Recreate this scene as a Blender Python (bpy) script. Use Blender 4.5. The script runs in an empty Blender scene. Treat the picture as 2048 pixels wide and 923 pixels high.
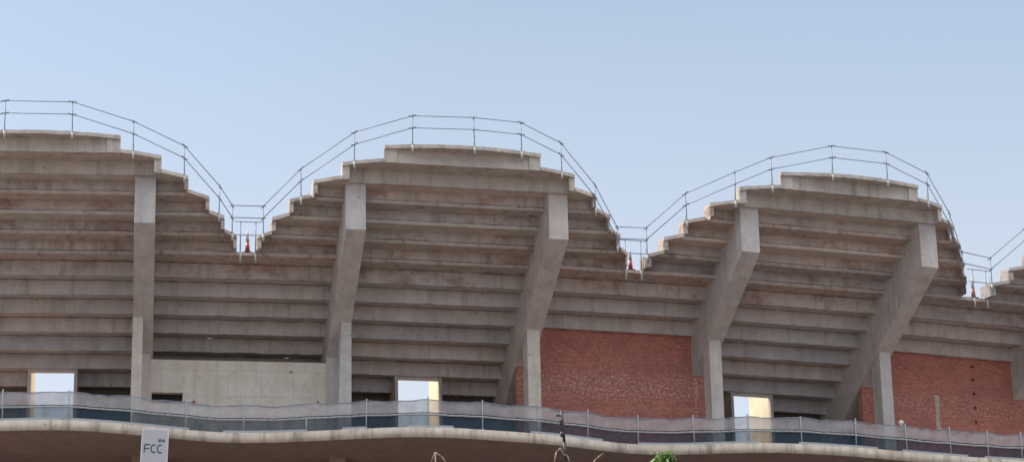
import bpy, bmesh, math, random
from mathutils import Vector, Matrix
random.seed(7)
S = bpy.context.scene
COL = S.collection

# ------------------------------------------------------------------ camera
PITCH, ROLL, F_PX = 0.307379, -0.021414, 4914.7
CAM_Z = 1.6
cd = bpy.data.cameras.new('camera'); cam = bpy.data.objects.new('camera', cd); COL.objects.link(cam)
cr, sr, cp, sp = math.cos(ROLL), math.sin(ROLL), math.cos(PITCH), math.sin(PITCH)
up0 = Vector((0, -sp, cp)); xh = Vector((1, 0, 0)); fw = Vector((0, cp, sp))
right = cr * xh + sr * up0; up = -sr * xh + cr * up0
m = Matrix((right, up, -fw)).transposed().to_4x4(); m.translation = (0, 0, CAM_Z)
cam.matrix_world = m
cd.sensor_width = 36.0; cd.lens = F_PX / 2048 * 36.0; cd.clip_start = 0.5; cd.clip_end = 6000
S.camera = cam

# ------------------------------------------------------------------ light
SUN_EL, SUN_AZ = math.radians(46), math.radians(-52)      # behind the stand, to the left
w = bpy.data.worlds.new('World'); S.world = w; w.use_nodes = True
nt = w.node_tree; nt.nodes.clear()
out = nt.nodes.new('ShaderNodeOutputWorld'); bg = nt.nodes.new('ShaderNodeBackground')
sky = nt.nodes.new('ShaderNodeTexSky'); sky.sky_type = 'NISHITA'; sky.sun_disc = False
sky.sun_elevation = SUN_EL; sky.sun_rotation = SUN_AZ
sky.air_density = 1.0; sky.dust_density = 1.6; sky.ozone_density = 1.2
bg.inputs['Strength'].default_value = 0.092
tcw = nt.nodes.new('ShaderNodeTexCoord'); sxw = nt.nodes.new('ShaderNodeSeparateXYZ'); nt.links.new(tcw.outputs['Generated'], sxw.inputs[0])
mrw = nt.nodes.new('ShaderNodeMapRange'); mrw.inputs['From Min'].default_value = .40; mrw.inputs['From Max'].default_value = .22
mrw.inputs['To Min'].default_value = .74; mrw.inputs['To Max'].default_value = .9; mrw.interpolation_type = 'SMOOTHSTEP'
nt.links.new(sxw.outputs[2], mrw.inputs[0])
mxw = nt.nodes.new('ShaderNodeMix'); mxw.data_type = 'RGBA'; nzw = nt.nodes.new('ShaderNodeTexNoise'); nzw.inputs['Scale'].default_value = 3.5; nzw.inputs['Detail'].default_value = 5
nt.links.new(tcw.outputs['Generated'], nzw.inputs[0])
maw = nt.nodes.new('ShaderNodeMath'); maw.operation = 'MULTIPLY_ADD'; maw.inputs[1].default_value = .28
adw = nt.nodes.new('ShaderNodeMath'); adw.operation = 'SUBTRACT'; adw.inputs[1].default_value = .14
nt.links.new(nzw.outputs['Fac'], maw.inputs[0]); nt.links.new(mrw.outputs[0], maw.inputs[2]); nt.links.new(maw.outputs[0], adw.inputs[0])
adw.use_clamp = True; nt.links.new(adw.outputs[0], mxw.inputs[0])
nt.links.new(sky.outputs[0], mxw.inputs[6]); hz = nt.nodes.new('ShaderNodeMix'); hz.data_type = 'RGBA'; mr3 = nt.nodes.new('ShaderNodeMapRange')
mr3.inputs['From Min'].default_value = .40; mr3.inputs['From Max'].default_value = .25; nt.links.new(sxw.outputs[2], mr3.inputs[0]); nt.links.new(mr3.outputs[0], hz.inputs[0])
hz.inputs[6].default_value = (1.95, 2.45, 3.05, 1); hz.inputs[7].default_value = (3.2, 3.5, 3.95, 1)
nt.links.new(hz.outputs[2], mxw.inputs[7])      # pale haze low in the sky
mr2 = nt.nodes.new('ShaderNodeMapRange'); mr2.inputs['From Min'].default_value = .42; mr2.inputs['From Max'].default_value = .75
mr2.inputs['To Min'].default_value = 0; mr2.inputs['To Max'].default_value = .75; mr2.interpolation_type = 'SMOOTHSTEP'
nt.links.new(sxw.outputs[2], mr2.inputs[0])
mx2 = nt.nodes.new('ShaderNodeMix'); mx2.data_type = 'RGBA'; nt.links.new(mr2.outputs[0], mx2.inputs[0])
nt.links.new(mxw.outputs[2], mx2.inputs[6]); mx2.inputs[7].default_value = (13, 12.6, 12.6, 1)              # brightness added overhead to raise the ambient light on the step faces
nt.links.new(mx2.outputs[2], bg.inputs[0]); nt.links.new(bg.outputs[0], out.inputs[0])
sl = bpy.data.lights.new('sun', 'SUN'); sl.energy = 2.4; sl.angle = math.radians(0.5); sl.color = (1.0, 0.9, 0.76)
sun = bpy.data.objects.new('sun', sl); COL.objects.link(sun)
sd = Vector((math.sin(SUN_AZ) * math.cos(SUN_EL), math.cos(SUN_AZ) * math.cos(SUN_EL), math.sin(SUN_EL)))
sun.rotation_euler = sd.to_track_quat('Z', 'Y').to_euler()
vs = S.view_settings; vs.view_transform = 'Standard'; vs.look = 'None'; vs.gamma = 1; vs.use_curve_mapping = False
vs.exposure = 1.22
S.render.engine = 'CYCLES'; S.cycles.max_bounces = 8; S.cycles.transparent_max_bounces = 16

# ------------------------------------------------------------------ plan of the ring
CX, CY, R = -32.4216, 216.1189, 134.902
PSI, PH0, D = -0.148907, -0.004309, 0.0556
ZT = 28.565 + CAM_Z                              # top of the raking beams
def P(s, r, z):                                  # s: beam number along the ring, r: metres outward
    a = PH0 + s * D - PSI
    return Vector((CX + (R + r) * math.sin(a), CY - (R + r) * math.cos(a), ZT + z))
class Bay:                                       # straight frame of the bay between beam k and k+1
    def __init__(b, k):
        A, B_ = P(k, 0, 0), P(k + 1, 0, 0); b.M = P(k + .5, 0, 0)
        b.t = (B_ - A).normalized(); b.n = Vector((b.t.y, -b.t.x, 0)); b.k = k
    def __call__(b, x, y, z): return b.M + b.t * x + b.n * y + Vector((0, 0, z))
    def rot(b): return math.atan2(b.t.y, b.t.x)
class LobeBay(Bay):                              # the right lobe is slightly narrower on its far side
    def __call__(b, x, y, z):
        if b.k == 3 and x > 3: x -= .085 * (x - 3)
        return Bay.__call__(b, x, y, z)
def interp(x, xs, ys):
    if x <= xs[0]: return ys[0]
    for i in range(1, len(xs)):
        if x <= xs[i]:
            u = (x - xs[i-1]) / (xs[i] - xs[i-1]); return ys[i-1] + u * (ys[i] - ys[i-1])
    return ys[-1]
EX = [0, 1, 1.9, 2.9, 3.6, 4.3, 5.25, 6.0, 6.6, 7.1, 7.6]
EY = [1.48, 1.42, 1.28, 1.05, .79, .43, -.25, -1.05, -1.78, -2.55, -3.4]
def edge(x): return interp(abs(x), EX, EY)       # rounded outline of a lobe in plan
def rj(j): return 1.0 if j == 0 else .10 - .765 * (j - 1)
def zb(j): return .49 - .504 * j
XJ = [2.88, 4.30, 5.25, 6.0, 6.55, 7.0]
WC = [.45, .24, .14, .13, .13, .13]

# ------------------------------------------------------------------ mesh helpers
class MB:
    def __init__(b): b.bm = bmesh.new()
    def prism(b, pts, fn, a0, a1, mat=0):
        """pts: 2D outline, fn(p, a) -> Vector, swept from a0 to a1"""
        v0 = [b.bm.verts.new(fn(p, a0)) for p in pts]; v1 = [b.bm.verts.new(fn(p, a1)) for p in pts]
        n = len(pts); fs = [b.bm.faces.new(v0[::-1]), b.bm.faces.new(v1)]
        for i in range(n): fs.append(b.bm.faces.new((v0[i], v0[(i+1) % n], v1[(i+1) % n], v1[i])))
        for f in fs: f.material_index = mat
        return fs
    def box(b, fn, x0, x1, y0, y1, z0, z1, mat=0):
        return b.prism([(x0, y0), (x1, y0), (x1, y1), (x0, y1)], lambda p, a: fn(p[0], p[1], a), z0, z1, mat)
    def tube(b, A, B_, r, n=8, mat=0, r2=None):
        A, B_ = Vector(A), Vector(B_); d = (B_ - A).normalized(); r2 = r if r2 is None else r2
        q = d.to_track_quat('Z', 'Y'); v0, v1 = [], []
        for i in range(n):
            c = Vector((math.cos(2*math.pi*i/n), math.sin(2*math.pi*i/n), 0))
            v0.append(b.bm.verts.new(A + q @ (c * r))); v1.append(b.bm.verts.new(B_ + q @ (c * r2)))
        fs = [b.bm.faces.new(v0[::-1]), b.bm.faces.new(v1)]
        for i in range(n): fs.append(b.bm.faces.new((v0[i], v0[(i+1) % n], v1[(i+1) % n], v1[i])))
        for f in fs: f.material_index = mat; f.smooth = True
    def path(b, pts, r, n=7, mat=0):
        for i in range(len(pts) - 1):
            f = lambda k: r[k] if isinstance(r, (list, tuple)) else r
            b.tube(pts[i], pts[i+1], f(i), n, mat, f(i+1))
    def build(b, name, mats, parent=None, origin=None, rotz=0, bevel=0):
        me = bpy.data.meshes.new(name)
        bmesh.ops.recalc_face_normals(b.bm, faces=b.bm.faces)
        if origin is None:
            origin = parent['_o'] if parent else [0, 0, 0]
        o = Vector(origin)
        rz = parent['_r'] if parent else rotz
        M = Matrix.Rotation(-rz, 4, 'Z') @ Matrix.Translation(-o)
        bmesh.ops.transform(b.bm, matrix=M, verts=b.bm.verts)
        b.bm.to_mesh(me); b.bm.free()
        for mm in (mats if isinstance(mats, (list, tuple)) else [mats]): me.materials.append(mm)
        ob = bpy.data.objects.new(name, me); COL.objects.link(ob)
        if parent: ob.parent = parent
        else: ob.location = o; ob.rotation_euler = (0, 0, rz)
        if parent or True: ob['_o'] = list(o); ob['_r'] = rz
        if bevel:
            md = ob.modifiers.new('bevel', 'BEVEL'); md.width = bevel; md.segments = 2; md.limit_method = 'ANGLE'
            md.angle_limit = math.radians(40)
        return ob
def empty(name, loc, label, cat, group=None, rotz=0):
    o = bpy.data.objects.new(name, None); COL.objects.link(o); o.location = loc; o.rotation_euler = (0, 0, rotz)
    o['_o'] = list(loc); o['_r'] = rotz
    tag(o, label, cat, group); return o
def tag(o, label=None, cat=None, group=None, kind=None):
    if label: o['label'] = label
    if cat: o['category'] = cat
    if group: o['group'] = group
    if kind: o['kind'] = kind
    return o

# ------------------------------------------------------------------ materials
def nodes(name):
    mt = bpy.data.materials.new(name); mt.use_nodes = True; t = mt.node_tree
    return mt, t, t.nodes['Principled BSDF'], (lambda a, **k: mk(t, a, k))
def mk(t, a, k):
    n = t.nodes.new(a)
    for q, v in k.items(): setattr(n, q, v)
    return n
def noise(t, coord, scale, detail=6, rough=.6, stretch=None, typ='OBJ'):
    n = t.nodes.new('ShaderNodeTexNoise'); n.inputs['Scale'].default_value = scale
    n.inputs['Detail'].default_value = detail; n.inputs['Roughness'].default_value = rough
    mp = t.nodes.new('ShaderNodeMapping'); mp.inputs['Scale'].default_value = stretch or (1, 1, 1)
    t.links.new(coord, mp.inputs[0]); t.links.new(mp.outputs[0], n.inputs[0]); return n.outputs['Fac']
def ramp(t, fac, stops):
    r = t.nodes.new('ShaderNodeValToRGB'); e = r.color_ramp.elements
    e[0].position, e[0].color = stops[0][0], (*stops[0][1], 1); e[1].position, e[1].color = stops[-1][0], (*stops[-1][1], 1)
    for p_, c in stops[1:-1]:
        x = e.new(p_); x.color = (*c, 1)
    t.links.new(fac, r.inputs[0]); return r.outputs[0]
def mix(t, fac, a, b, typ='MIX'):
    n = t.nodes.new('ShaderNodeMix'); n.data_type = 'RGBA'; n.blend_type = typ
    for sck, v in ((n.inputs[0], fac), (n.inputs[6], a), (n.inputs[7], b)):
        if isinstance(v, (int, float)): sck.default_value = v
        elif isinstance(v, tuple): sck.default_value = (*v, 1)
        else: t.links.new(v, sck)
    return n.outputs[2]
def g(v): return (v, v, v)
def bump(t, bs, h, strength=.3, dist=.02):
    b = t.nodes.new('ShaderNodeBump'); b.inputs['Strength'].default_value = strength; b.inputs['Distance'].default_value = dist
    t.links.new(h, b.inputs['Height']); t.links.new(b.outputs[0], bs.inputs['Normal'])
def concrete(name, base, dark=.62, red=0.0, streak=.5, white=0.0, rough=.9):
    mt, t, bs, N = nodes(name)
    co = N('ShaderNodeNewGeometry').outputs['Position']
    big = noise(t, co, .35, 4); mid = noise(t, co, 1.7, 8, .65); fine = noise(t, co, 11, 6, .7)
    st = noise(t, co, 1.0, 6, .7, (2.6, 2.6, .22))
    c = mix(t, ramp(t, mid, [(.3, g(0)), (.7, g(1))]), tuple(v * .84 for v in base), tuple(min(1, v * 1.12) for v in base))
    c = mix(t, ramp(t, big, [(.35, g(0)), (.65, g(1))]), c, mix(t, 1.0, c, (1.02, .985, .955), 'MULTIPLY'))
    c = mix(t, mix(t, 1.0, ramp(t, st, [(.5, g(0)), (.72, g(1))]), g(streak), 'MULTIPLY'), c, mix(t, 1.0, c, (dark, dark * .97, dark * .94), 'MULTIPLY'))
    if red:
        rn = noise(t, co, .8, 7, .7, (1, 1, 1.6))
        c = mix(t, mix(t, 1.0, ramp(t, rn, [(.49, g(0)), (.63, g(1))]), g(red), 'MULTIPLY'), c, (.27, .13, .085))
    if white:
        wn = noise(t, co, 2.3, 5, .75, (1, 1, .6))
        c = mix(t, mix(t, 1.0, ramp(t, wn, [(.54, g(0)), (.62, g(1))]), g(white), 'MULTIPLY'), c, (.62, .56, .50))
        dn = noise(t, co, 1.9, 5, .7, (1.4, 1.2, .5))
        c = mix(t, mix(t, 1.0, ramp(t, dn, [(.55, g(0)), (.64, g(1))]), g(white), 'MULTIPLY'), c, (.13, .09, .075))
    c = mix(t, ramp(t, fine, [(.35, g(0)), (.7, g(.35))]), c, mix(t, 1.0, c, g(.75), 'MULTIPLY'))
    # small scattered pits
    v = N('ShaderNodeTexVoronoi'); v.inputs['Scale'].default_value = 1.6
    t.links.new(co, v.inputs['Vector'])
    c = mix(t, ramp(t, v.outputs['Distance'], [(.04, g(.8)), (.085, g(0))]), c, tuple(x * .35 for x in base))
    oi = N('ShaderNodeObjectInfo').outputs['Random']
    c = mix(t, 1.0, c, ramp(t, oi, [(0, (.88, .89, .91)), (.3, (1.0, 1.0, 1.0)), (.55, (1.0, .97, .94)), (.78, (1.1, 1.03, .98)), (1, (.95, .94, .93))]), 'MULTIPLY')
    t.links.new(c, bs.inputs['Base Color']); bs.inputs['Roughness'].default_value = rough
    bs.inputs['Specular IOR Level'].default_value = .25
    bump(t, bs, fine, .35, .02)
    return mt
def plain(name, col, rough=.6, metal=0, var=.12, scale=6):
    mt, t, bs, N = nodes(name)
    co = N('ShaderNodeNewGeometry').outputs['Position']
    n = noise(t, co, scale, 5)
    c = mix(t, n, tuple(v * (1 - var) for v in col), tuple(min(1, v * (1 + var)) for v in col))
    t.links.new(c, bs.inputs['Base Color']); bs.inputs['Roughness'].default_value = rough; bs.inputs['Metallic'].default_value = metal
    return mt
M = {}
M['lower'] = concrete('precast_concrete', (.545, .53, .53), streak=.7, dark=.55)
M['upper'] = concrete('weathered_concrete', (.525, .50, .49), red=.6, streak=.9, dark=.55)
M['top'] = concrete('rim_concrete', (.54, .52, .49), streak=.85, red=.06, dark=.55)
M['edge'] = concrete('slab_edge_concrete', (.57, .54, .50), streak=.5)
M['stained'] = concrete('limescale_slab_edge', (.50, .45, .42), streak=.5, white=.5)
M['beam'] = concrete('beam_concrete', (.60, .58, .565), streak=.6, red=.08)
M['column'] = concrete('column_concrete', (.60, .59, .555), streak=.5)
M['fascia'] = concrete('fascia_concrete', (.66, .60, .51), streak=1.0, dark=.42, white=.3)
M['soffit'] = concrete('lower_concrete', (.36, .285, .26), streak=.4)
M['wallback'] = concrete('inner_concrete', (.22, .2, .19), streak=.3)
M['cream'] = concrete('sunlit_jamb', (.80, .73, .55), streak=.2)  # warm sunlight on the door jambs is put into this cream colour
M['steel'] = plain('galvanised_tube', (.24, .31, .39), .6, .0)
M['clamp'] = plain('zinc_clamp', (.45, .47, .46), .6, 0)
M['post'] = plain('pale_post', (.38, .42, .45), .6, 0)
M['black'] = plain('dark_metal', (.03, .03, .032), .6)
M['red'] = plain('cone_red', (.33, .05, .055), .5)
M['conegrey'] = plain('cone_grey', (.40, .42, .44), .6)
M['white'] = plain('white_plastic', (.75, .75, .74), .5)
M['signface'] = plain('sign_grey', (.46, .47, .49), .55, 0, .05)
M['signrim'] = plain('sign_rim', (.62, .62, .63), .5, 0, .05)
M['ink'] = plain('sign_ink', (.06, .08, .10), .6)
M['twig'] = plain('dry_twig', (.30, .22, .18), .8)
M['bark'] = plain('bark', (.12, .09, .07), .9, 0, .3)
M['mortar'] = plain('mortar', (.50, .40, .36), .95, 0, .3, 9)
def board_concrete():
    mt, t, bs, N = nodes('shuttered_concrete')
    tc = N('ShaderNodeTexCoord').outputs['Object']; co = N('ShaderNodeNewGeometry').outputs['Position']
    mp = N('ShaderNodeMapping'); mp.inputs['Rotation'].default_value = (math.radians(-90), 0, 0)
    t.links.new(tc, mp.inputs[0])
    br = N('ShaderNodeTexBrick', offset=.35, offset_frequency=2, squash=1.0)
    br.inputs['Scale'].default_value = 1.0; br.inputs['Brick Width'].default_value = 1.22; br.inputs['Row Height'].default_value = .98
    br.inputs['Mortar Size'].default_value = .014; br.inputs['Mortar Smooth'].default_value = .4
    br.inputs['Color1'].default_value = (.73, .685, .60, 1); br.inputs['Color2'].default_value = (.77, .725, .64, 1)
    br.inputs['Mortar'].default_value = (.56, .51, .44, 1)
    t.links.new(mp.outputs[0], br.inputs['Vector'])
    a = noise(t, co, 1.1, 8, .7); b_ = noise(t, co, 6, 6, .7)
    c = mix(t, ramp(t, a, [(.42, g(.0)), (.62, g(.6))]), br.outputs['Color'], (.60, .53, .43))
    c = mix(t, ramp(t, b_, [(.56, g(0)), (.66, g(.45))]), c, (.42, .36, .30))
    sw = noise(t, co, 1.0, 6, .7, (3, 3, .25)); c = mix(t, ramp(t, sw, [(.48, g(0)), (.7, g(.45))]), c, (.47, .40, .33))
    v = N('ShaderNodeTexVoronoi'); v.inputs['Scale'].default_value = 1.3; t.links.new(co, v.inputs['Vector'])
    c = mix(t, ramp(t, v.outputs['Distance'], [(.05, g(.8)), (.1, g(0))]), c, (.17, .13, .11))
    t.links.new(c, bs.inputs['Base Color']); bs.inputs['Roughness'].default_value = .9
    bump(t, bs, b_, .4, .02); return mt
M['board'] = board_concrete()
def brick(name, base=1.0, band=.7):
    mt, t, bs, N = nodes(name)
    tc = N('ShaderNodeTexCoord').outputs['Object']
    mp = N('ShaderNodeMapping'); mp.inputs['Rotation'].default_value = (math.radians(-90), 0, 0)
    t.links.new(tc, mp.inputs[0])
    br = N('ShaderNodeTexBrick', offset=.5)
    br.inputs['Scale'].default_value = 1.0; br.inputs['Brick Width'].default_value = .25; br.inputs['Row Height'].default_value = .075
    br.inputs['Mortar Size'].default_value = .008
    br.inputs['Color1'].default_value = (.31 * base, .09 * base, .065 * base, 1); br.inputs['Color2'].default_value = (.45 * base, .165 * base, .12 * base, 1)
    br.inputs['Mortar'].default_value = (.27 * base, .135 * base, .105 * base, 1)
    t.links.new(mp.outputs[0], br.inputs['Vector'])
    a = noise(t, tc, .7, 6); b_ = noise(t, tc, 9, 4, .75, (1, 1, 1.25))
    c = mix(t, ramp(t, a, [(.35, g(0)), (.68, g(.6))]), br.outputs['Color'], (.22 * base, .095 * base, .078 * base))
    a2 = noise(t, tc, 1.3, 7, .75)
    c = mix(t, ramp(t, a2, [(.5, g(0)), (.68, g(.45))]), c, (.47 * base, .20 * base, .145 * base))
    # chips and efflorescence, denser in a band at mid height
    sx = N('ShaderNodeSeparateXYZ'); t.links.new(tc, sx.inputs[0])
    wob = noise(t, tc, .35, 3)
    ad = N('ShaderNodeMath', operation='MULTIPLY_ADD'); t.links.new(wob, ad.inputs[0]); ad.inputs[1].default_value = 1.6; t.links.new(sx.outputs[2], ad.inputs[2])
    bd = ramp(t, mk_map(t, ad.outputs[0], 0, 6), [(.0, g(.25)), (.5, g(.35)), (.58, g(1)), (.65, g(1)), (.72, g(.4)), (1, g(.15))])
    sp_ = ramp(t, b_, [(.50, g(0)), (.60, g(band))])
    c = mix(t, mix(t, 1.0, sp_, bd, 'MULTIPLY'), c, (.66, .48, .40))
    dk = noise(t, tc, 5, 3, .6, (1, 1, 2.6))
    c = mix(t, ramp(t, dk, [(.66, g(0)), (.71, g(.8))]), c, (.07, .03, .025))
    t.links.new(c, bs.inputs['Base Color']); bs.inputs['Roughness'].default_value = .92
    bump(t, bs, b_, .5, .03); return mt
def mk_map(t, v, a, b):
    n = t.nodes.new('ShaderNodeMapRange'); n.inputs['From Min'].default_value = a; n.inputs['From Max'].default_value = b
    t.links.new(v, n.inputs[0]); return n.outputs[0]
M['brick'] = brick('red_brick', 1.28, .8); M['brick2'] = brick('red_brick_smooth', 1.32, .5)
def net(name, col, alpha, var=.15):
    mt, t, bs, N = nodes(name); t.nodes.remove(bs)
    o = t.nodes['Material Output']; co = N('ShaderNodeNewGeometry').outputs['Position']
    tr = N('ShaderNodeBsdfTransparent'); df = N('ShaderNodeBsdfDiffuse'); tl = N('ShaderNodeBsdfTranslucent')
    df.inputs[0].default_value = (*col, 1); tl.inputs[0].default_value = (*col, 1)
    m1 = N('ShaderNodeMixShader'); m1.inputs[0].default_value = .35
    t.links.new(df.outputs[0], m1.inputs[1]); t.links.new(tl.outputs[0], m1.inputs[2])
    m2 = N('ShaderNodeMixShader'); n = noise(t, co, 1.6, 5, .65, (1.8, 1.8, .6))
    mr = N('ShaderNodeMapRange'); mr.inputs['To Min'].default_value = alpha - var; mr.inputs['To Max'].default_value = alpha + var
    mr.inputs['From Min'].default_value = .3; mr.inputs['From Max'].default_value = .7
    t.links.new(n, mr.inputs[0]); t.links.new(mr.outputs[0], m2.inputs[0])
    t.links.new(tr.outputs[0], m2.inputs[1]); t.links.new(m1.outputs[0], m2.inputs[2]); t.links.new(m2.outputs[0], o.inputs[0])
    return mt
M['net'] = net('debris_net', (.60, .59, .61), .68, .11)
M['netdark'] = net('dark_net', (.05, .09, .13), .74, .06)
def ground_mat():
    mt, t, bs, N = nodes('dry_ground'); co = N('ShaderNodeNewGeometry').outputs['Position']
    a = noise(t, co, .05, 8, .7); b_ = noise(t, co, 1.5, 6, .7)
    c = mix(t, a, (.115, .09, .08), (.165, .132, .118)); c = mix(t, ramp(t, b_, [(.4, g(0)), (.7, g(.5))]), c, (.07, .062, .056))
    t.links.new(c, bs.inputs['Base Color']); bs.inputs['Roughness'].default_value = .95; return mt
M['ground'] = ground_mat()
def leaf_mat():
    mt, t, bs, N = nodes('leaf'); co = N('ShaderNodeNewGeometry').outputs['Position']
    n = noise(t, co, 7, 3)
    c = mix(t, ramp(t, n, [(.35, g(0)), (.65, g(1))]), (.07, .15, .035), (.19, .30, .08))
    t.links.new(c, bs.inputs['Base Color']); bs.inputs['Roughness'].default_value = .45
    tl = N('ShaderNodeBsdfTranslucent'); t.links.new(c, tl.inputs[0]); ms = N('ShaderNodeMixShader'); ms.inputs[0].default_value = .45
    t.links.new(bs.outputs[0], ms.inputs[1]); t.links.new(tl.outputs[0], ms.inputs[2]); t.links.new(ms.outputs[0], t.nodes['Material Output'].inputs[0])
    return mt
M['leaf'] = leaf_mat()

# ------------------------------------------------------------------ ground
b = MB(); b.box(lambda x, y, z: Vector((x, y, z)), -2500, 2500, -1500, 3500, -.5, 0)
tag(b.build('ground', M['ground'], origin=(0, 0, 0)), kind='structure')

# ------------------------------------------------------------------ the stand
FZ = -8.6                                        # gallery floor
ES = [(-2.4, -2.0), (-1.5, -2.9), (-1.1, -2.3), (-.8, -1.6), (-0.648, -1.397), (-0.473, -1.219), (-0.3, -1.24), (-0.139, -1.55), (0.024, -1.994), (0.216, -2.538), (0.362, -2.87),
      (0.483, -2.90), (0.628, -2.79), (0.771, -2.538), (0.912, -2.199), (1.053, -1.852), (1.285, -1.36), (1.48, -1.309), (1.633, -1.45),
      (1.944, -1.774), (2.108, -2.069), (2.281, -2.515), (2.414, -2.82), (2.534, -2.852), (2.685, -2.68), (2.81, -2.42), (2.972, -1.96),
      (3.166, -1.58), (3.354, -1.468), (3.579, -1.497), (3.819, -1.66), (4.031, -1.80), (4.246, -1.875), (4.426, -1.865), (4.627, -1.775), (5.1, -1.5), (6.2, -1.6)]
def fedge(s):
    v = 0; ws = 0
    for d_, wt in ((-.06, 1), (0, 2), (.06, 1)):
        v += wt * interp(s + d_, [e[0] for e in ES], [e[1] for e in ES]); ws += wt
    return v / ws
base = P(2, -5, 0); base.z = 0
stand = empty('stadium_stand', base, 'curved raw concrete stadium stand with scalloped stepped terraces on slanting beams', 'stadium stand')

def pr(k):                                       # ring function for a bay: u in 0..1 straight along the chord
    def f(u, r, z):
        A, B_ = P(k, r, z), P(k + 1, r, z); return A.lerp(B_, u)
    return f
def weather(b, amp=.006, chip=.028):
    """merge the segments of a precast unit and knock its edges about"""
    bmesh.ops.remove_doubles(b.bm, verts=b.bm.verts, dist=.0008)
    seen = {}
    for fc in b.bm.faces: seen.setdefault(frozenset(fc.verts), []).append(fc)
    bmesh.ops.delete(b.bm, geom=[q for l in seen.values() if len(l) > 1 for q in l], context='FACES_ONLY')
    for v in b.bm.verts:
        d = Vector((random.gauss(0, amp), random.gauss(0, amp), random.gauss(0, amp)))
        if random.random() < .10: d.z += random.uniform(.3, 1) * chip
        v.co += d
def sbox(b, f, x0, x1, y0, y1, z0, z1, mat=0, n=26):
    for i in range(n): b.box(f, x0 + (x1 - x0) * i / n, x0 + (x1 - x0) * (i + 1) / n, y0, y1, z0, z1, mat)
def ring_row(k, j, u0=0., u1=1.):
    f = pr(k); b = MB(); strip = (j == 6)
    lo = zb(j) - .06
    sbox(b, f, u0, u1, rj(j) - .15, rj(j), lo, zb(j-1) - .03)
    b.box(f, u0, u1, rj(j) - .15, rj(j) - .05, zb(j-1) - .03, zb(j-1))
    if strip: yo = rj(5) + (.30 if k % 2 == 0 else .06)
    else: yo = rj(j-1) - .15
    sbox(b, f, u0, u1, rj(j) - .15, yo, zb(j-1), zb(j-1) + .13, 1 if strip else 0)
    weather(b)
    return b.build('terrace_step', [M['lower'] if j > 6 else M['upper'], M['stained']], stand)
def lobe_row(k, j):
    f = LobeBay(k); b = MB(); X, wc = XJ[j], WC[j]
    lo = zb(j) if j < 2 else zb(j) + .13
    hi = zb(j-1)
    mi = X - wc
    g0 = .035 if j >= 2 else 0
    sbox(b, f, -mi, mi, rj(j) - .15, rj(j), lo + g0, hi)                       # riser
    if g0: b.box(f, -mi, mi, rj(j) - .15, rj(j) - .06, lo, lo + g0)          # shadow joint
    for sg in (-1, 1):                                                  # end cheeks
        pts = [(sg * X, rj(j) - .15), (sg * X, edge(X) - .09), (sg * (X - wc/2), edge(X - wc/2) - .09), (sg * mi, max(rj(j), edge(mi) - .09)), (sg * mi, rj(j) - .15)]
        b.prism(pts, lambda p, a: f(p[0], p[1], a), lo, hi, 0)
    xi = XJ[j-1] if j else 0
    xs = [X * i / 40 for i in range(-40, 41)]
    o = []
    for x in xs:
        if j == 0: y = edge(x)
        elif abs(x) > xi - .001: y = edge(x)
        else: y = (rj(j-1) + .05) if j - 1 >= 2 else rj(j-1) - .15
        if j and o and (abs(o[-1][0]) > xi) != (abs(x) > xi):
            sx = math.copysign(xi, x); ye = edge(xi); ym = (rj(j-1) + .05) if j - 1 >= 2 else rj(j-1) - .15
            o += [(sx, ye), (sx, ym)] if abs(x) < xi else [(sx, ym), (sx, ye)]
        o.append((x, y))
    # slab as strips so that the outline stays clean
    for i in range(len(o) - 1):
        (xa, ya), (xb, yb) = o[i], o[i+1]
        if abs(xa - xb) < 1e-5: continue
        b.prism([(xa, rj(j) - .15), (xb, rj(j) - .15), (xb, yb), (xa, ya)], lambda p, a: f(p[0], p[1], a), hi, hi + .13, 1)
    weather(b, .004, .012)
    mats = [M['top'] if j < 2 else M['upper'], M['top'] if j < 2 else (M['stained'] if j in (3, 5) else M['edge'])]
    return b.build('terrace_step', mats, stand)
for k in (-1, 1, 3, 5):
    for j in range(6): lobe_row(k, j)
DOORX = {-1: .17, 1: -.06, 3: -.44}
for k in range(-1, 5):
    for j in range(6, 13):
        if j == 12 and k in DOORX:
            w_ = 7.08; u_ = .5 + DOORX[k] / w_; h_ = .93 / w_
            ring_row(k, j, 0, u_ - h_); ring_row(k, j, u_ + h_, 1)
        else: ring_row(k, j)
ring_row(5, 6); ring_row(5, 7); ring_row(5, 8)

# raking beams
def sof(r): return -1.744 + r * (.607) if r > -3.92 else -4.124 + (r + 3.92) * .67
for k in range(-1, 7):
    b = MB(); pts = [(0, -1.744), (0, zb(1) + .03)]
    for j in range(1, 13):
        pts += [(rj(j+1) - .07, zb(j) + .06)] if j < 12 else []
        if j < 12: pts += [(rj(j+1) - .07, zb(j+1) + .06)]
    pts += [(-8.9, zb(12) + .06), (-8.9, sof(-8.9)), (-3.92, sof(-3.92))]
    a = PH0 + k * D - PSI; tv = Vector((math.cos(a), math.sin(a), 0))
    b.prism(pts, lambda p, q: P(k, p[0], p[1]) + tv * q, -.367, .367)
    bm_ = b.build('raking_beam', M['beam'], stand, bevel=.02)
    # column below
    dx = {1: 0.0, 0: -.12}.get(k, 0.0)
    b = MB(); fz = FZ
    x0, x1 = (-.38 if k == 0 else -.25), (.0 if k == 0 else .25)
    if k in (1,): x0, x1 = -.02, .36
    pts = [(-3.9, fz), (-3.9, sof(-3.9) + .04), (-4.6, sof(-4.6) + .04), (-4.6, fz)]
    def fn(p, q):
        flare = .14 * min(1, max(0, (sof(-3.9) - p[1]) / 2.2)) if (k == 1 and q < .1) else 0
        return P(k, p[0], p[1]) + tv * (q - flare)
    b.prism(pts, fn, x0, x1)
    b.build('column', M['column'], stand, bevel=.025)

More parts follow.
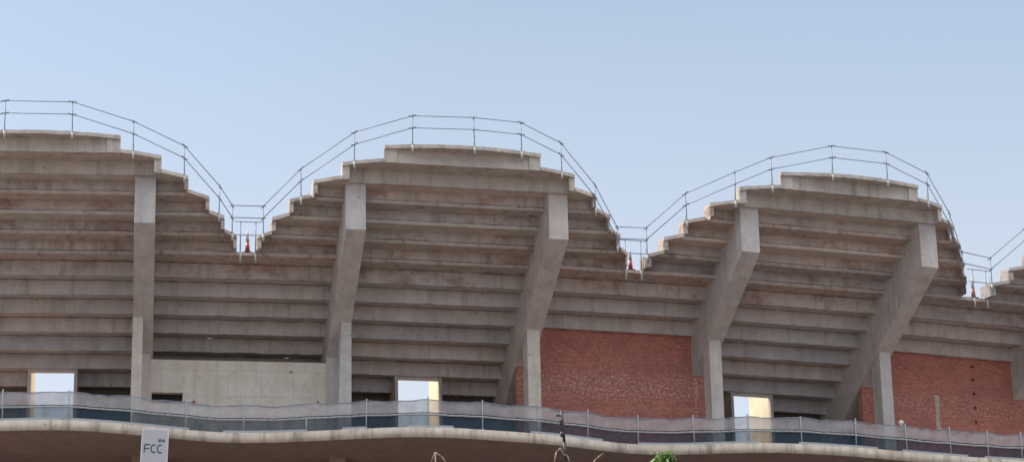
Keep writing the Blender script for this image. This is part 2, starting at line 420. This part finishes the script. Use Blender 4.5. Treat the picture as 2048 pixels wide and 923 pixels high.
# gallery floor with its wavy edge, soffit and lower storey
b = MB()
N_ = 150
ss = [-1.7 + i * 7.6 / N_ for i in range(N_ + 1)]
for i in range(N_):
    s0, s1 = ss[i], ss[i+1]
    q = [P(s0, fedge(s0), 0), P(s1, fedge(s1), 0), P(s1, -10.2, 0), P(s0, -10.2, 0)]
    b.prism(q, lambda p, a: Vector((p.x, p.y, ZT + a)), FZ - .37, FZ)
bmesh.ops.remove_doubles(b.bm, verts=b.bm.verts, dist=.001)
seen = {}
for fc in list(b.bm.faces): seen.setdefault(frozenset(fc.verts), []).append(fc)
bmesh.ops.delete(b.bm, geom=[q for l in seen.values() if len(l) > 1 for q in l], context='FACES_ONLY')
b.bm.normal_update()
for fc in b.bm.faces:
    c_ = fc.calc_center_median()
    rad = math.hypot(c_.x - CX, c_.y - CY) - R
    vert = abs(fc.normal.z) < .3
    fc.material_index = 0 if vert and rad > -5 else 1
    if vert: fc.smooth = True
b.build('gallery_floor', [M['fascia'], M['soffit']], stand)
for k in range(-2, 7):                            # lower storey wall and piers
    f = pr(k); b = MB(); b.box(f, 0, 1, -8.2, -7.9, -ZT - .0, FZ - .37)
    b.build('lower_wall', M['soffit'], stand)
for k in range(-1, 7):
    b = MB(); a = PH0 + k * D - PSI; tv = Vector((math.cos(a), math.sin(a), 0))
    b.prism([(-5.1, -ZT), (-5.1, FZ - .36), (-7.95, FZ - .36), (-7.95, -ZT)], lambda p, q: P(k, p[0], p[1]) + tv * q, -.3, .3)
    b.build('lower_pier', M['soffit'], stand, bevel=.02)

# back wall below the rows, doorways
for k in range(-1, 5):
    f = pr(k); b = MB(); r0, r1 = -9.25, -9.05; top = zb(12) + .05
    if k in DOORX:
        w_ = 7.04; u_ = .5 + DOORX[k] / w_; h_ = .93 / w_
        for ua, ub in ((0, u_ - h_), (u_ + h_, 1)):
            b = MB(); b.box(f, ua, ub, r0, r1, FZ, zb(12)); b.box(f, ua, ub, r0, rj(12) - .15, zb(12), zb(12) + .13)
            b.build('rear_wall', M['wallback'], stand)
    else:
        b.box(f, 0, 1, r0, r1, FZ, zb(12)); b.box(f, 0, 1, r0, rj(12) - .15, zb(12), zb(12) + .13)
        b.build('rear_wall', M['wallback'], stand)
    if k in DOORX:
        F_ = Bay(k); cx = DOORX[k]; b = MB(); y0, y1 = -9.75, -7.72
        for sg in (-1, 1):
            xa, xb = sorted((cx + sg * .80, cx + sg * .925))
            b.box(F_, xa, xb, y0, y1 - .17, FZ, -4.62, 0)
            b.box(F_, xa, xb, y1 - .17, y1, FZ, -5.11, 1)
        b.box(F_, cx - .80, cx + .80, y1 - .17, y1 + .01, -5.24, -5.095, 1)
        dw = b.build('doorway', [M['cream'], M['lower']], stand, bevel=.01)

# infill walls
def wall_origin(k, r, z=FZ):
    o = P(k + .5, r, z); return o
def wall_frame(k, r):
    B_ = Bay(k); o = wall_origin(k, r); return o, B_.rot()
def infill(k, name, mat, top, label, cat, holes=(), u0=-.055, u1=1.055, group=None, ext=None):
    o, rz = wall_frame(k, -5.5); f = Bay(k); off = -5.5; L0 = -3.62 - (.26 if u0 < -.01 else 0); L1 = 3.62 + (u1 - 1) * 7.2
    if ext: L0, L1 = ext
    b = MB()
    xs = sorted({L0, L1, *[h[0] for h in holes], *[h[1] for h in holes]})
    zs = sorted({FZ, top, *[h[2] for h in holes], *[h[3] for h in holes]})
    for i in range(len(xs) - 1):
        for q in range(len(zs) - 1):
            xm, zm = (xs[i] + xs[i+1]) / 2, (zs[q] + zs[q+1]) / 2
            if any(h[0] < xm < h[1] and h[2] < zm < h[3] for h in holes): continue
            b.box(f, xs[i], xs[i+1], off - .3, off, zs[q], zs[q+1])
    bmesh.ops.remove_doubles(b.bm, verts=b.bm.verts, dist=.001)
    seen = {}
    for fc in list(b.bm.faces): seen.setdefault(frozenset(fc.verts), []).append(fc)
    bmesh.ops.delete(b.bm, geom=[q for l in seen.values() if len(l) > 1 for q in l], context='FACES_ONLY')
    ob = b.build(name, mat, None, origin=o, rotz=rz); tag(ob, label, cat, group); return ob, f
infill(0, 'concrete_wall', M['board'], -5.28, 'pale shuttered concrete infill wall with a dark gap above, between two slanting beams', 'wall',
       holes=[(-3.24, -2.10, -6.95, -6.53)], u0=-.0, u1=1.0, ext=(-3.30, 3.20))
f = Bay(0)
for xa, xb in ((-3.62, -3.303), (3.203, 3.62)):
    b = MB(); b.box(f, xa, xb, -5.85, -5.42, FZ, -5.0); b.build('pilaster', M['beam'], stand, bevel=.02)
wl, f = infill(2, 'brick_wall', M['brick'], -3.545, 'red brick infill wall speckled with pale mortar across its middle, no holes', 'wall', group='red brick infill walls')
b = MB()                                          # toothed mortar edge near the right column
for i in range(11):
    z = -5.35 - i * .16; x = 3.30 + random.uniform(-.03, .03)
    b.box(f, x, x + random.uniform(.06, .14), -5.502, -5.485, z, z + .07)
b.build('mortar_patch', M['mortar'], wl)
hx = 1.30
holes = [(hx, hx + .13, z, z + .11) for z in (-3.98, -4.53, -5.10, -5.70, -6.28)]
wl, f = infill(4, 'brick_wall', M['brick2'], -3.545, 'red brick infill wall with a vertical row of small dark square holes', 'wall', holes=holes, group='red brick infill walls')
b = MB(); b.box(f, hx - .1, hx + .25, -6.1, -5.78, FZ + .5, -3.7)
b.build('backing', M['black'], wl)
b = MB()
prev = None
pts = [(-.42 + .02 * math.sin(i), -5.25 - i * .2) for i in range(9)]
poly = [(x - .10 + random.uniform(-.03, .03), z) for x, z in pts] + [(x + .10 + random.uniform(-.03, .03), z) for x, z in reversed(pts)]
b.prism(poly, lambda p, a: f(p[0], a, p[1]), -5.502, -5.488)
b.build('mortar_patch', M['mortar'], wl)

# ------------------------------------------------------------------ railings on the rim
def slab_top(j): return zb(j) + .63
POSTS = {-1: [(-3.6, 1), (-1.11, 0), (1.22, 0), (3.33, 1), (5.11, 2), (6.35, 4), (6.83, 5)],
         1: [(-6.82, 5), (-5.65, 3), (-3.92, 1), (-1.91, 0), (0.32, 0), (2.11, 0), (3.72, 1), (5.21, 3), (6.34, 5)],
         3: [(-6.99, 5), (-5.92, 3), (-4.47, 2), (-3.22, 1), (-0.94, 0), (1.39, 0), (3.36, 1), (4.77, 3), (5.95, 5)],
         5: [(-6.98, 5), (-6.07, 3), (-4.3, 1)]}
RL = {-1: 'steel tube guard railing round the rim of the leftmost scalloped lobe',
      1: 'steel tube guard railing arching over the middle scalloped lobe',
      3: 'steel tube guard railing over the right scalloped lobe beside two slanting beams',
      5: 'short piece of steel guard railing rising out of the photo at its right edge'}
ends = {}
def tilt(): return Vector((random.uniform(-.02, .02), random.uniform(-.02, .02), 0))
for k, pl in POSTS.items():
    f = LobeBay(k); o = f(pl[0][0], edge(pl[0][0]), slab_top(pl[0][1]))
    t = empty('guard_railing', o, RL[k], 'railing', 'guard railings round the rims of the lobes')
    tops = []
    for x, j in pl:
        y = edge(x) + .035; z = slab_top(j); lean = tilt()
        ht = 1.13 if j < 3 else 1.08
        if x > 4.5 and j >= 3 and k in (1, 3): ht = .92 if j == 3 else .75
        b = MB(); A = f(x, y, z - .30); T_ = f(x, y, z + ht) + lean
        b.tube(A + Vector((0, 0, .25)), T_, .019); po = b.build('post', M['steel'], t)
        b = MB(); b.tube(A - Vector((0, 0, .02)), A + Vector((0, 0, .26)), .042)
        off = f(x, y - .09, z + .03); b.tube(off, f(x, y + .02, z + .03), .03)
        b.tube(f(x, y - .12, z - .0), f(x, y - .12, z + .26), .018)
        b.build('clamp', M['clamp'], po)
        tops.append((T_ - Vector((0, 0, .05)), ht))
    for nm, dz in (('top_rail', 0), ('mid_rail', -.46)):
        b = MB()
        for i in range(len(tops) - 1):
            A = tops[i][0] + Vector((0, 0, dz)); B_ = tops[i+1][0] + Vector((0, 0, dz)); d_ = (B_ - A).normalized()
            b.tube(A - d_ * .14, B_ + d_ * .14, .018)
            # coupler
        for T_, h_ in tops:
            c_ = T_ + Vector((0, 0, dz)); b.tube(c_ - Vector((0, 0, .05)), c_ + Vector((0, 0, .05)), .035)
        b.build(nm, M['steel'], t)
    ends[k] = (tops[0][0], tops[-1][0])
GAPS = {0: (.470, .546, 'left'), 2: (2.455, 2.540, 'middle'), 4: (4.478, 4.560, 'right')}
GL = {0: 'small steel barrier closing the leftmost gap between two lobes, cone behind',
      2: 'small steel barrier closing the middle gap between two lobes, cone behind',
      4: 'small steel barrier closing the right gap between lobes, partly hidden by the lobe edge'}
CL = {0: 'slim red and grey traffic cone in the leftmost gap between the lobes',
      2: 'slim red and grey traffic cone in the middle gap between the lobes',
      4: 'slim red and grey traffic cone in the right gap, against the lobe edge'}
for k, (sa, sb, nm) in GAPS.items():
    rr = -2.62; zf = zb(5) + .13
    t = empty('gap_barrier', P((sa + sb) / 2, rr, zf), GL[k], 'barrier', 'barriers in the gaps between the lobes')
    for s in (sa, sb):
        b = MB(); b.tube(P(s, rr, zf - .1), P(s, rr, zf + 1.18), .022); po = b.build('post', M['steel'], t)
        b = MB(); b.tube(P(s, rr, zf - .42), P(s, rr, zf - .05), .04); b.tube(P(s, rr, zf - .34), P(s, rr - .12, zf - .34), .02)
        b.build('clamp', M['clamp'], po)
    for z, e in ((1.13, .035), (.62, .03)):
        b = MB(); b.tube(P(sa - e, rr + .04, zf + z), P(sb + e, rr + .04, zf + z), .021); b.build('rail', M['steel'], t)
    A = ends[k-1][1]; B_ = ends[k+1][0]
    for dz in (0, -.46):
        b = MB(); d_ = (B_ - A).normalized(); b.tube(A + Vector((0, 0, dz)) - d_ * .1, B_ + Vector((0, 0, dz)) + d_ * .1, .021)
        b.build('link_rail', M['steel'], t)
    # cone
    s = (sa + sb) / 2 - (.004 if k == 2 else 0) - (.021 if k == 4 else 0); cpos = P(s, rr - .28, zf)
    t = empty('traffic_cone', cpos, CL[k], 'traffic cone', 'slim traffic cones in the gaps')
    b = MB(); b.tube(cpos + Vector((0, 0, .03)), cpos + Vector((0, 0, .46)), .10, 14, 0, .06); b.build('cone_body', M['red'], t)
    b = MB(); b.tube(cpos + Vector((0, 0, .46)), cpos + Vector((0, 0, .92)), .07, 14, 0, .022); b.build('cone_tip', M['conegrey'], t)
    b = MB(); b.box(lambda x, y, z: cpos + Vector((x, y, z)), -.17, .17, -.17, .17, 0, .035); b.build('cone_base', M['black'], t)

# ------------------------------------------------------------------ net fence on the gallery edge
t = empty('net_fence', P(2, fedge(2), FZ), 'long low fence of steel posts hung with grey debris net along the wavy gallery edge', 'fence')
FS = [-0.95, -0.639, -0.33, -0.041, 0.218, 0.5, 0.802, 1.083, 1.375, 1.648, 1.941, 2.215, 2.502, 2.787, 3.045, 3.317, 3.624, 3.931, 4.2, 4.426, 4.627, 4.86]
SHORT = {0.802}
def fp(s, h, r=0): return P(s, fedge(s) - .12 + r, FZ + h)
for s in FS:
    b = MB(); ln = tilt() * 1.6
    b.tube(fp(s, 0, .03), fp(s, (.5 if s in SHORT else 1.1 + random.uniform(-.02, .05)), .03) + ln, .026)
    po = b.build('post', M['post'], t)
    b = MB(); b.tube(fp(s, .02, .12), fp(s, .02, -.1), .035); b.build('foot', M['post'], po)
sub = []
for i in range(len(FS) - 1):
    for q in range(8): sub.append(FS[i] + (FS[i+1] - FS[i]) * q / 8)
sub.append(FS[-1])
sag = {s: -.075 * math.sin(math.pi * ((i % 8) / 8)) * random.uniform(.4, 1.3) for i, s in enumerate(sub)}
def strip(name, mat, h0, h1, depth=.03, seed=1):
    rnd = random.Random(seed); b = MB(); rows = 5; grid = []
    for s in sub:
        col_ = []
        for q in range(rows):
            hh = h0 + (h1 - h0) * q / (rows - 1)
            col_.append(b.bm.verts.new(fp(s, hh + sag[s] * (hh / 1.05), rnd.uniform(-depth, depth))))
        grid.append(col_)
    for i in range(len(grid) - 1):
        for q in range(rows - 1):
            fc = b.bm.faces.new((grid[i][q], grid[i+1][q], grid[i+1][q+1], grid[i][q+1])); fc.smooth = True
    return b.build(name, mat, t)
strip('net_panel', M['net'], .50, 1.03, .045, 3)
strip('net_skirt', M['netdark'], .01, .50, .02, 4)
def rail(name, mat, h, r, off, sags=1):
    b = MB(); pts = [fp(s, h + sag[s] * sags * (h / 1.05), off) for s in sub]; b.path(pts, r, 6); return b.build(name, mat, t)
rail('top_rail', M['steel'], 1.04, .016, .02)
rail('mid_rail', M['post'], .49, .034, .03, .6)
rail('net_seam', M['black'], .555, .014, .03, .8)
for a0, a1 in ((-.66, -.37), (-.32, .235), (.40, .80), (.97, 1.08), (1.28, 1.5), (1.9, 2.3), (2.5, 3.1), (3.3, 3.75), (3.9, 4.3), (4.4, 4.7)):
    n = 10; b = MB()
    for i in range(n):
        s0, s1 = a0 + (a1 - a0) * i / n, a0 + (a1 - a0) * (i + 1) / n
        q = [fp(s0, 0, .08), fp(s1, 0, .08), fp(s1, 0, .05), fp(s0, 0, .05)]
        b.prism(q, lambda p, a: p + Vector((0, 0, a)), .0, .085)
    b.build('toe_board', M['post'], t)
# small things behind / on the net
c_ = fp(3.905, 1.14, .03)
b = MB(); bmesh.ops.create_uvsphere(b.bm, u_segments=14, v_segments=10, radius=.1, matrix=Matrix.Translation(c_))
b.tube(c_ - Vector((0, 0, .14)), c_ - Vector((0, 0, .07)), .04)
for fc in b.bm.faces: fc.smooth = True
tag(b.build('fence_lamp', M['white'], origin=c_ - Vector((0, 0, .14))), 'small white globe on top of the net fence beside a column', 'lamp')
c_ = P(.262, -4.3, FZ)
t = empty('marker_post', c_, 'short red and white marker standing behind the net before the pale concrete wall', 'marker')
b = MB(); b.tube(c_, c_ + Vector((0, 0, 1.28)), .05); b.build('pole', M['white'], t)
b = MB(); b.tube(c_ + Vector((0, 0, 1.28)), c_ + Vector((0, 0, 1.48)), .055); b.build('red_cap', M['red'], t)

# ------------------------------------------------------------------ hanging sign
ss_ = .075; rr = fedge(ss_) + .10
o = P(ss_, rr, FZ - 2.4)
a = PH0 + ss_ * D - PSI; tv = Vector((math.cos(a), math.sin(a), 0)); nv = Vector((math.sin(a), -math.cos(a), 0))
ta = math.radians(1.8)
ux = tv * math.cos(ta) - Vector((0, 0, 1)) * math.sin(ta) * 1; uz = Vector((0, 0, 1)) * math.cos(ta) + tv * math.sin(ta)
so = P(ss_, rr, FZ - .10)                           # top centre of the sign
def sf(x, y, z): return so + ux * x + nv * y + uz * z
t = empty('company_sign', o, 'tall white sign with rounded corners and dark lettering hung on the gallery edge', 'sign')
def rrect(w_, h0, h1, r):
    pts = []
    for cx_, cz_, a0 in ((w_ - r, h1 - r, 0), (-w_ + r, h1 - r, 90), (-w_ + r, h0 + r, 180), (w_ - r, h0 + r, 270)):
        for i in range(6):
            an = math.radians(a0 + i * 18); pts.append((cx_ + r * math.cos(an), cz_ + r * math.sin(an)))
    return pts
b = MB(); b.prism(rrect(.475, -2.3, 0, .10), lambda p, a: sf(p[0], a, p[1]), 0, .10); b.build('sign_frame', M['signrim'], t)
b = MB(); b.prism(rrect(.425, -2.24, -.07, .07), lambda p, a: sf(p[0], a, p[1]), .09, .112); fc_ = b.build('sign_panel', M['signface'], t)
def ribbon(b, pts, wd):
    pts = [(x * .88, z) for x, z in pts]; wd *= .82
    for i in range(len(pts) - 1):
        (x0, z0), (x1, z1) = pts[i], pts[i+1]; dx, dz = x1 - x0, z1 - z0; L = math.hypot(dx, dz) or 1
        nx, nz = -dz / L * wd / 2, dx / L * wd / 2; ex, ez = dx / L * wd * .3, dz / L * wd * .3
        b.prism([(x0 - nx - ex, z0 - nz - ez), (x1 - nx + ex, z1 - nz + ez), (x1 + nx + ex, z1 + nz + ez), (x0 + nx - ex, z0 + nz - ez)],
                lambda p, a: sf(p[0], a, p[1]), .108, .118 + .0007 * i)
b = MB(); zl = -.88
def arc(cx_, cz_, rx, rz, a0, a1, n=9): return [(cx_ + rx * math.cos(math.radians(a0 + (a1 - a0) * i / n)), cz_ + rz * math.sin(math.radians(a0 + (a1 - a0) * i / n))) for i in range(n + 1)]
ribbon(b, [(-.40, zl), (-.40, zl + .20)] + arc(-.34, zl + .2, .06, .08, 180, 90, 4) + [(-.20, zl + .28)], .052)   # F
ribbon(b, [(-.39, zl + .14), (-.23, zl + .14)], .05)
ribbon(b, arc(-.03, zl + .14, .105, .14, 60, 300), .052)                                                            # C
ribbon(b, arc(.22, zl + .14, .105, .14, 60, 300), .052)                                                             # C
b.build('lettering', M['ink'], t)
b = MB()
for cx_, s_ in ((.20, .075), (.34, .055)):                                                                          # star-like mark
    for an in (20, 80, 140):
        c2, s2 = math.cos(math.radians(an)) * s_, math.sin(math.radians(an)) * s_
        ribbon(b, [(cx_ - c2, zl + .44 - s2), (cx_ + c2, zl + .44 + s2)], .03)
b.build('emblem', M['ink'], t)
b = MB()
for x in (-.3, .3): b.box(sf, x - .03, x + .03, -.12, .0, -.2, -.12)
b.build('bracket', M['steel'], t)

# ------------------------------------------------------------------ things nearer the camera
V = Vector
p0 = V((1.78, 72, 0)); pt_ = V((1.37, 72, 17.17 + CAM_Z))
t = empty('slim_pole', p0, 'slim dark leaning pole with small fittings at its top, before the gallery', 'pole')
b = MB(); b.path([p0, V((1.46, 72, 15.6 + CAM_Z)), V((1.43, 72, 16.2 + CAM_Z)), pt_], [.07, .05, .045, .035], 8); b.build('shaft', M['black'], t)
b = MB()
z = pt_.z
b.box(lambda x, y, z_: V((1.375 + x, 72 + y, z + z_)), -.07, .05, -.05, .05, -.42, -.30)
b.box(lambda x, y, z_: V((1.375 + x, 72 + y, z + z_)), -.06, .06, -.05, .05, -.56, -.50)
b.tube(V((1.38, 72, z - .16)), V((1.24, 72, z - .14)), .03); b.tube(V((1.24, 72, z - .17)), V((1.24, 72, z - .10)), .025)
b.tube(V((1.375, 72, z - .8)), V((1.375, 72, z - .66)), .06)
b.build('fitting', M['black'], t)
def twig_tree(x, y, tips, label, h):
    t = empty('bare_tree', (x, y, 0), label, 'bare tree', 'bare trees below the gallery')
    b = MB(); tr = V((x, y, 0)); m1 = V((x + .05, y, h * .45)); m2 = V((x - .03, y, h * .75)); b.path([tr, m1, m2], [.1, .07, .04], 8)
    b.build('trunk', M['twig'], t)
    for pl in tips:
        b = MB(); pts = [m2] + [V((px_, y + dy, pz + CAM_Z)) for px_, dy, pz in pl]
        b.path(pts, [.03] + [.014] * (len(pts) - 2) + [.007], 6); b.build('twig', M['twig'], t)
twig_tree(-1.45, 45, [[(-1.64, 0, 9.55), (-1.60, 0, 9.80), (-1.53, 0, 9.99)], [(-1.52, .0, 9.985), (-1.40, 0, 9.90), (-1.33, 0, 9.80), (-1.29, 0, 9.6)]],
          'bare tree with two thin crossing twig tips, left of the others', 8.6)
twig_tree(1.1, 45, [[(.72, 0, 9.5), (.70, 0, 9.75), (.74, .03, 9.95), (.82, .05, 10.03), (.87, .08, 9.9)], [(.92, 0, 9.5), (.98, 0, 9.75), (.95, 0, 9.86), (.87, 0, 9.90)],
                    [(1.35, 0, 9.6), (1.46, 0, 9.78), (1.56, 0, 9.86), (1.61, 0, 9.90)]],
          'bare tree with looping pale twigs around the foot of the slim pole', 8.6)
# leafy tree
t = empty('leafy_tree', (2.15, 35, 0), 'fresh green leafy treetop poking into the bottom of the photo', 'tree')
b = MB(); b.path([V((2.15, 35, 0)), V((2.2, 35, 4)), V((2.1, 35, 7.6)), V((2.12, 35, 9.1))], [.13, .1, .05, .012], 9)
for i in range(14):
    a = random.uniform(0, 6.28); z0 = random.uniform(5.5, 8.4); L = random.uniform(.5, 1.2) * (9.6 - z0) / 3
    b.tube(V((2.14, 35, z0)), V((2.14 + math.cos(a) * L, 35 + math.sin(a) * L, z0 + L * .9)), .02, 6, 0, .006)
b.build('trunk', M['bark'], t)
b = MB()
def leaf(c, s):
    q = V((random.gauss(0, 1), random.gauss(0, 1), random.gauss(0, .8))).normalized(); r_ = q.orthogonal().normalized(); s3 = q.cross(r_)
    pts = [c - r_ * s, c - r_ * s * .3 + s3 * s * .42, c + r_ * s * .45 + s3 * s * .36, c + r_ * s, c + r_ * s * .45 - s3 * s * .36 , c - r_ * s * .3 - s3 * s * .42]
    mid = [p + q * s * .12 * (1 if i in (1, 2, 4, 5) else 0) for i, p in enumerate(pts)]
    vs_ = [b.bm.verts.new(p) for p in mid]
    b.bm.faces.new((vs_[0], vs_[1], vs_[2], vs_[3])); b.bm.faces.new((vs_[0], vs_[3], vs_[4], vs_[5]))
cl = [((2.15, 35, 9.22), .09, 80), ((2.07, 35, 9.18), .11, 80), ((2.22, 35, 9.14), .10, 60), ((1.97, 35, 9.09), .08, 55), ((1.91, 35, 9.05), .06, 30), ((2.12, 35, 9.02), .18, 150), ((2.1, 35, 8.7), .3, 260)]
for i in range(16):
    a = random.uniform(0, 6.28); L = random.uniform(.2, 1.1); z0 = random.uniform(6.4, 8.5)
    cl.append(((2.12 + math.cos(a) * L, 35 + math.sin(a) * L, z0), .4, 200))
for c, s, n in cl:
    for i in range(n): leaf(V(c) + V((random.gauss(0, s * .55), random.gauss(0, s * .55), random.gauss(0, s * .5))), random.uniform(.03, .055))
b.build('crown', M['leaf'], t)

for ob in bpy.data.objects:
    for k_ in ('_o', '_r'):
        if k_ in ob: del ob[k_]
